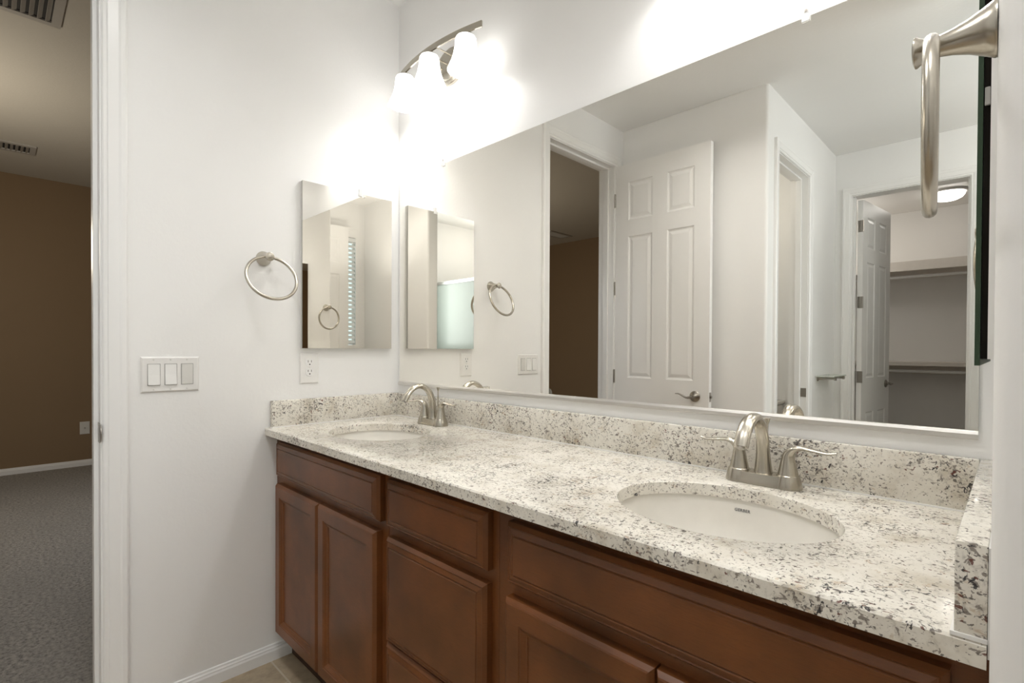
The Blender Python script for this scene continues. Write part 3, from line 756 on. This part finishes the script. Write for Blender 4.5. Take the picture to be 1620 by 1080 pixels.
# ------------------------------------------------------------------ switches and outlets
def plate_x(bm, xw, yc, zc, w, h, t=0.006, out=1):
    lv = [(0, 0.0006), (0, 0.002), (0.003, 0.005), (0.005, t)]
    r = add_levels(bm, yc - w / 2, yc + w / 2, zc - h / 2, zc + h / 2, lv, lambda y, z, hgt: (xw + out * hgt, y, z))
    bm.faces.new(r[0][::-1])
sw = thing('light_switch_plate', 'white three gang rocker switch plate beside the doorway', 'light switch', (0, -0.863, 1.072))
bm = bmesh.new(); plate_x(bm, 0, -0.863, 1.0720, 0.162, 0.1143)
part('wall_plate', bm, M['white'], sw)
for i, yo in enumerate((-0.046, 0, 0.046)):
    yc = -0.863 + yo; z = 1.072
    fr = part('rocker_frame', box(0.0058, 0.0066, yc - 0.0175, yc + 0.0175, z - 0.0345, z + 0.0345), M['gap'], sw)  # grey colour stands in for the shadow in the gap around the rocker
    bm = bmesh.new()
    up = i != 2
    h1, h2 = (0.0066, 0.0110) if up else (0.0085, 0.0075)   # pressed in at the top, standing out at the bottom
    y0, y1 = yc - 0.0158, yc + 0.0158
    pts = [(0.0064, z + 0.0328), (h1 + 0.0004, z + 0.0328), (0.0080, z), (h2, z - 0.0328), (0.0064, z - 0.0328)]
    A = [bm.verts.new((x, y0, zz)) for x, zz in pts]; B = [bm.verts.new((x, y1, zz)) for x, zz in pts]
    for k in range(5):
        j = (k + 1) % 5; bm.faces.new((A[k], A[j], B[j], B[k]))
    bm.faces.new(A[::-1]); bm.faces.new(B)
    part('rocker', bm, M['whiterocker'] if i < 2 else M['greyplastic'], sw, label=None if i < 2 else 'greyer flat rocker')
    for dz in (0.0475, -0.0475):
        part('screw', lathe([(0, 0), (0.003, 0), (0.0026, 0.001), (0, 0.0012)], (0.0058, yc, z + dz), (1, 0, 0), 12), M['greyplastic'], sw)
ol = thing('duplex_outlet', 'white duplex outlet under the small mirror cabinet', 'power outlet', (0, -0.4045, 1.081))
bm = bmesh.new(); plate_x(bm, 0, -0.4045, 1.0805, 0.075, 0.119)
part('wall_plate', bm, M['white'], ol)
for zc in (1.103, 1.066):
    f = part('socket', lathe([(0, 0), (0.0170, 0), (0.0165, 0.0015), (0, 0.0018)], (0.0058, -0.4045, zc), (1, 0, 0), 28), M['whiterocker'], ol, True)
    for yo in (-0.0063, 0.0063):
        part('slot', box(0.0070, 0.0079, -0.4045 + yo - 0.0009, -0.4045 + yo + 0.0009, zc + 0.000, zc + 0.0085), M['slot'], f)
    part('slot', lathe([(0, 0), (0.0026, 0), (0.0026, 0.0006), (0, 0.0006)], (0.0073, -0.4045, zc - 0.0075), (1, 0, 0), 12), M['slot'], f)
part('screw', lathe([(0, 0), (0.0028, 0), (0.0024, 0.001), (0, 0.0012)], (0.0058, -0.4045, 1.0845), (1, 0, 0), 12), M['greyplastic'], ol)
cx = thing('coax_wall_plate', 'small white cable plate low on the brown bedroom wall', 'wall plate', (BX, -0.64, 0.367))
bm = bmesh.new(); plate_x(bm, BX, -0.640, 0.367, 0.076, 0.122)
part('wall_plate', bm, M['greyplastic'], cx)
part('cable_jack', lathe([(0, 0), (0.0055, 0), (0.0055, 0.008), (0, 0.008)], (BX + 0.0058, -0.640, 0.367), (1, 0, 0), 12), M['nickeldark'], cx)

# ------------------------------------------------------------------ vanity light fixtures
FZ = 2.285
def make_fixture():
    t = thing('vanity_light', 'three lamp brushed nickel vanity light above the far left sink', 'wall lamp', (0.375, 0, FZ), 'vanity lights above the mirror')
    # oval back plate with a rim
    bm = bmesh.new(); n = 48
    rings = []
    for k, d in ((1.0, 0.0008), (1.0, 0.010), (0.96, 0.014), (0.80, 0.016), (0.77, 0.020), (0.70, 0.022)):
        rings.append([bm.verts.new((0.092 * k * math.cos(2 * PI * i / n), -d, -0.022 + 0.070 * k * math.sin(2 * PI * i / n))) for i in range(n)])
    for A, B in zip(rings, rings[1:]):
        for i in range(n):
            j = (i + 1) % n; bm.faces.new((A[i], A[j], B[j], B[i]))
    bm.faces.new(rings[0]); bm.faces.new(rings[-1][::-1])
    bp = part('back_plate', bm, M['nickel'], t, True, world=False, angle=30)
    for x, z in ((-0.045, 0.0), (0.045, 0.0)):
        part('screw', lathe([(0, 0), (0.006, 0), (0.005, 0.004), (0, 0.006)], (x, -0.0215, -0.022 + z), (0, -1, 0), 14), M['nickel'], bp, True, world=False)
    pts = []
    for i in range(-12, 13):
        u = i / 12; pts.append((0.258 * u, -0.110 + 0.034 * u * u, 0.0 + 0.0 * u * u, 0.0110, 0.003))
    part('curved_bar', sweep(pts, (0, 0, 1), smooth=0, square=True), M['nickel'], t, world=False)
    for x in (-0.030, 0.030):
        part('support_rod', sweep([(x, -0.021, 0.0, 0.003, 0.003), (x, -0.109, 0.0, 0.003, 0.003)], (1, 0, 0), 12, 0), M['nickel'], t, True, world=False)
    for x in (-0.190, 0.0, 0.190):
        y = -0.110 + 0.034 * (x / 0.258) ** 2
        cap = part('lamp_holder', lathe([(0.0, -0.0095), (0.009, -0.0095), (0.012, -0.014), (0.030, -0.022), (0.0335, -0.027), (0.0, -0.030)], (x, y, 0), (0, 0, 1), 28), M['nickel'], t, True, world=False)
        bm = lathe([(0.024, -0.026), (0.033, -0.027), (0.037, -0.034), (0.038, -0.045), (0.040, -0.065), (0.0445, -0.088), (0.052, -0.112), (0.061, -0.132), (0.0655, -0.142), (0.0635, -0.142), (0.059, -0.132), (0.050, -0.112), (0.0425, -0.088), (0.038, -0.065), (0.036, -0.045), (0.034, -0.034), (0.024, -0.029)], (x, y, 0), (0, 0, 1), 36, False)
        part('glass_shade', bm, M['shade'], t, True, world=False, label='glowing white bell shaped glass shade')
        part('bulb', lathe([(0.0, -0.030), (0.013, -0.031), (0.014, -0.050), (0.024, -0.070), (0.029, -0.088), (0.026, -0.104), (0.015, -0.115), (0.0, -0.119)], (x, y, 0), (0, 0, 1), 20, False), M['lamp'], t, True, world=False)
    return t
v1 = make_fixture()
v2 = copy_tree(v1); v2.location.x = 1.56; v2['label'] = 'three lamp brushed nickel vanity light above the near right sink'

# ------------------------------------------------------------------ bedroom ceiling vents
def make_vent(label, x0, x1, y0, y1, banks, n, handle):
    t = thing('ceiling_vent', label, 'air vent', ((x0 + x1) / 2, (y0 + y1) / 2, BCEIL), 'bedroom ceiling vents')
    z1, z0 = BCEIL - 0.0006, BCEIL - 0.010; fw = 0.035
    bm = boxes((x0, x1, y0, y0 + fw, z0, z1), (x0, x1, y1 - fw, y1, z0, z1), (x0, x0 + fw, y0 + fw, y1 - fw, z0, z1), (x1 - fw, x1, y0 + fw, y1 - fw, z0, z1))
    L = y1 - y0 - 2 * fw
    for k in range(1, banks):
        yb = y0 + fw + L * k / banks; add_box(bm, x0 + fw, x1 - fw, yb - 0.012, yb + 0.012, z0, z1)
    part('frame', bm, M['vent'], t)
    part('duct_backing', box(x0 + fw, x1 - fw, y0 + fw, y1 - fw, z1 - 0.001, z1), M['ventdark'], t)
    for k in range(n):
        yc = y0 + fw + L * (k + 0.5) / n
        if banks > 1 and any(abs(yc - (y0 + fw + L * q / banks)) < 0.016 for q in range(1, banks)): continue
        bm = box(x0 + fw + 0.002, x1 - fw - 0.002, yc - 0.0100, yc + 0.0100, z0 - 0.001, z0 + 0.0006)
        bmesh.ops.rotate(bm, verts=bm.verts, cent=(0, yc, z0), matrix=Matrix.Rotation(math.radians(35), 3, 'X'))
        bmesh.ops.translate(bm, verts=bm.verts, vec=(0, 0, 0.003))
        part('slat', bm, M['vent'], t)
    if handle:
        part('damper_lever', sweep([(x0 + 0.02, y0 + (y1 - y0) * 0.42, z0 + 0.002, 0.003, 0.002), (x0 + 0.01, y0 + (y1 - y0) * 0.42, z0 - 0.012, 0.004, 0.002), (x0 - 0.005, y0 + (y1 - y0) * 0.42, z0 - 0.02, 0.005, 0.002)], (0, 1, 0), 8, 3), M['vent'], t, True)
    return t
make_vent('large grey ceiling vent with open slats and damper lever, nearest the doorway', -1.375, -1.05, -1.50, -1.03, 2, 14, True)
make_vent('smaller grey ceiling vent near the brown bedroom wall', -3.74, -3.50, -1.50, -1.02, 2, 14, False)
make_vent('pale ceiling vent over the tan bedroom wall, seen in the mirror', -2.62, -2.40, -4.35, -3.90, 1, 8, False)

# ------------------------------------------------------------------ hall: glass shelf, toilet, closet fittings, windows
gs = thing('glass_shelf', 'small glass shelf with nickel brackets on the hall wall, in the mirror', 'shelf', (XH, -3.05, 0.965))
for yc in (-2.90, -3.14):
    bm = lathe([(0, 0.0006), (0.022, 0.0006), (0.020, 0.006), (0.011, 0.012), (0.009, 0.02), (0.0085, 0.10), (0.012, 0.105), (0.012, 0.118), (0, 0.119)], (XH, yc, 0.958), (1, 0, 0), 20)
    part('bracket', bm, M['nickeldark'], gs, True)
part('glass_pane', box(XH + 0.006, XH + 0.118, -3.20, -2.84, 0.9705, 0.9785, 0.002), M['shelfglass'], gs)

to = thing('toilet', 'white toilet in the small room beyond the hall doorway, barely seen in the mirror', 'toilet', (0.40, -3.05, 0))
part('tank', box(0.20, 0.60, -3.345, -3.16, 0.40, 0.715, 0.02, 3), M['china'], to, True)
part('tank_lid', box(0.19, 0.61, -3.352, -3.15, 0.7155, 0.745, 0.01, 3), M['china'], to, True)
bm = bmesh.new(); n = 32
rings = []
for kx, ky, yo, z in ((0.12, 0.24, -2.97, 0.0), (0.11, 0.22, -2.97, 0.10), (0.13, 0.25, -2.95, 0.22), (0.18, 0.30, -2.90, 0.36), (0.185, 0.31, -2.89, 0.40)):
    rings.append([bm.verts.new((0.40 + kx * math.cos(2 * PI * i / n), yo + ky * math.sin(2 * PI * i / n), z)) for i in range(n)])
for A, B in zip(rings, rings[1:]):
    for i in range(n):
        j = (i + 1) % n; bm.faces.new((A[i], A[j], B[j], B[i]))
bm.faces.new(rings[0][::-1]); bm.faces.new(rings[-1])
part('bowl', bm, M['china'], to, True)
bm = bmesh.new(); rings = []
for k, z in ((1, 0.4005), (1.03, 0.41), (1.0, 0.42)):
    rings.append([bm.verts.new((0.40 + 0.185 * k * math.cos(2 * PI * i / n), -2.885 + 0.25 * k * math.sin(2 * PI * i / n), z)) for i in range(n)])
for A, B in zip(rings, rings[1:]):
    for i in range(n):
        j = (i + 1) % n; bm.faces.new((A[i], A[j], B[j], B[i]))
bm.faces.new(rings[0][::-1]); bm.faces.new(rings[-1])
part('seat_lid', bm, M['white'], to, True)

for lab, zt, zr, fh in (('upper off white closet shelf, in the mirror', 2.035, 1.890, 0.095), ('lower off white closet shelf, in the mirror', 1.050, 0.955, 0.04)):
    sh = thing('closet_shelf', lab, 'shelf', (1.6, -5.2, zt - 0.04), 'closet shelves with hanging rods')
    part('front_board', box(0.252, 3.048, -5.0495, -5.035, zt - fh, zt, 0.002), M['shelfwhite'], sh)
    part('shelf_board', box(0.252, 3.048, -5.448, -5.05, zt - 0.04, zt), M['shelfwhite'], sh)
    part('wall_cleat', box(0.252, 3.048, -5.449, -5.430, zt - 0.13, zt - 0.0405), M['shelfwhite'], sh)
    part('hanging_rod', sweep([(0.252, -5.12, zr, 0.016, 0.016), (3.048, -5.12, zr, 0.016, 0.016)], (0, 0, 1), 16, 0), M['white'], sh, True)
    for xb in (0.75, 2.35):
        part('bracket', boxes((xb - 0.012, xb + 0.012, -5.44, -5.09, zt - 0.055, zt - 0.0405), (xb - 0.012, xb + 0.012, -5.13, -5.11, zr + 0.016, zt - 0.055)), M['shelfwhite'], sh)
dm = thing('ceiling_lamp', 'glowing round dome lamp on the closet ceiling, in the mirror', 'ceiling lamp', (1.51, -4.80, 2.6))
part('base_ring', lathe([(0, -0.0006), (0.135, -0.0006), (0.135, -0.02), (0.12, -0.022), (0, -0.022)], (1.51, -4.80, 2.6), (0, 0, 1), 36), M['white'], dm, True)
part('glass_dome', lathe([(0.125, -0.0225), (0.122, -0.04), (0.105, -0.062), (0.075, -0.078), (0.04, -0.086), (0.0, -0.088)], (1.51, -4.80, 2.6), (0, 0, 1), 36, False), M['dome'], dm, True)

def window(name, label, xw, y0, y1, z0, z1):
    t = bpy.data.objects.new(name, None); COL.objects.link(t); t.location = (xw, (y0 + y1) / 2, z0)
    tag(t, label, 'window', kind='structure')
    f = 0.02
    part('window_frame', boxes((xw + 0.03, xw + 0.07, y0, y0 + f, z0, z1), (xw + 0.03, xw + 0.07, y1 - f, y1, z0, z1), (xw + 0.03, xw + 0.07, y0 + f, y1 - f, z0, z0 + f), (xw + 0.03, xw + 0.07, y0 + f, y1 - f, z1 - f, z1)), M['trim'], t)
    part('pane', box(xw + 0.048, xw + 0.054, y0 + f, y1 - f, z0 + f, z1 - f), M['daylight'], t)
    bm = bmesh.new(); k = int((z1 - z0) / 0.045)
    for i in range(k):
        zz = z0 + 0.03 + (z1 - z0 - 0.07) * i / (k - 1)
        vs = add_box(bm, xw - 0.012, xw + 0.024, y0 + 0.004, y1 - 0.004, zz - 0.0012, zz + 0.0012)
        bmesh.ops.rotate(bm, verts=vs, cent=(xw + 0.006, 0, zz), matrix=Matrix.Rotation(math.radians(-58), 3, 'Y'))
    add_box(bm, xw - 0.014, xw + 0.024, y0 + 0.004, y1 - 0.004, z1 - 0.04, z1 - 0.002)
    part('blind', bm, M['blind'], t)
    return t
window('window_1', 'narrow bright window with white blinds, glimpsed in the mirror cabinet', XE, -1.427, -1.328, 1.195, 2.305)
window('window_2', 'assumed bathroom window with white blinds past the short wall', XE, -2.30, -1.74, 1.2, 2.2)  # assumed from the bluish light on the closet casing
ss = thing('shower_screen', 'frosted shower glass panel with nickel top rail, glimpsed in the mirrored cabinet', 'shower screen', (2.6, -2.45, 0))
part('glass_panel', box(2.02, 3.03, -2.456, -2.444, 0.03, 1.90), M['showerglass'], ss)
part('top_rail', box(2.0, 3.038, -2.465, -2.435, 1.9005, 1.935), M['chrome'], ss)
part('bottom_rail', box(2.0, 3.038, -2.465, -2.435, 0.0005, 0.0295), M['chrome'], ss)
part('side_post', box(2.0, 2.0195, -2.465, -2.435, 0.03, 1.90), M['chrome'], ss)
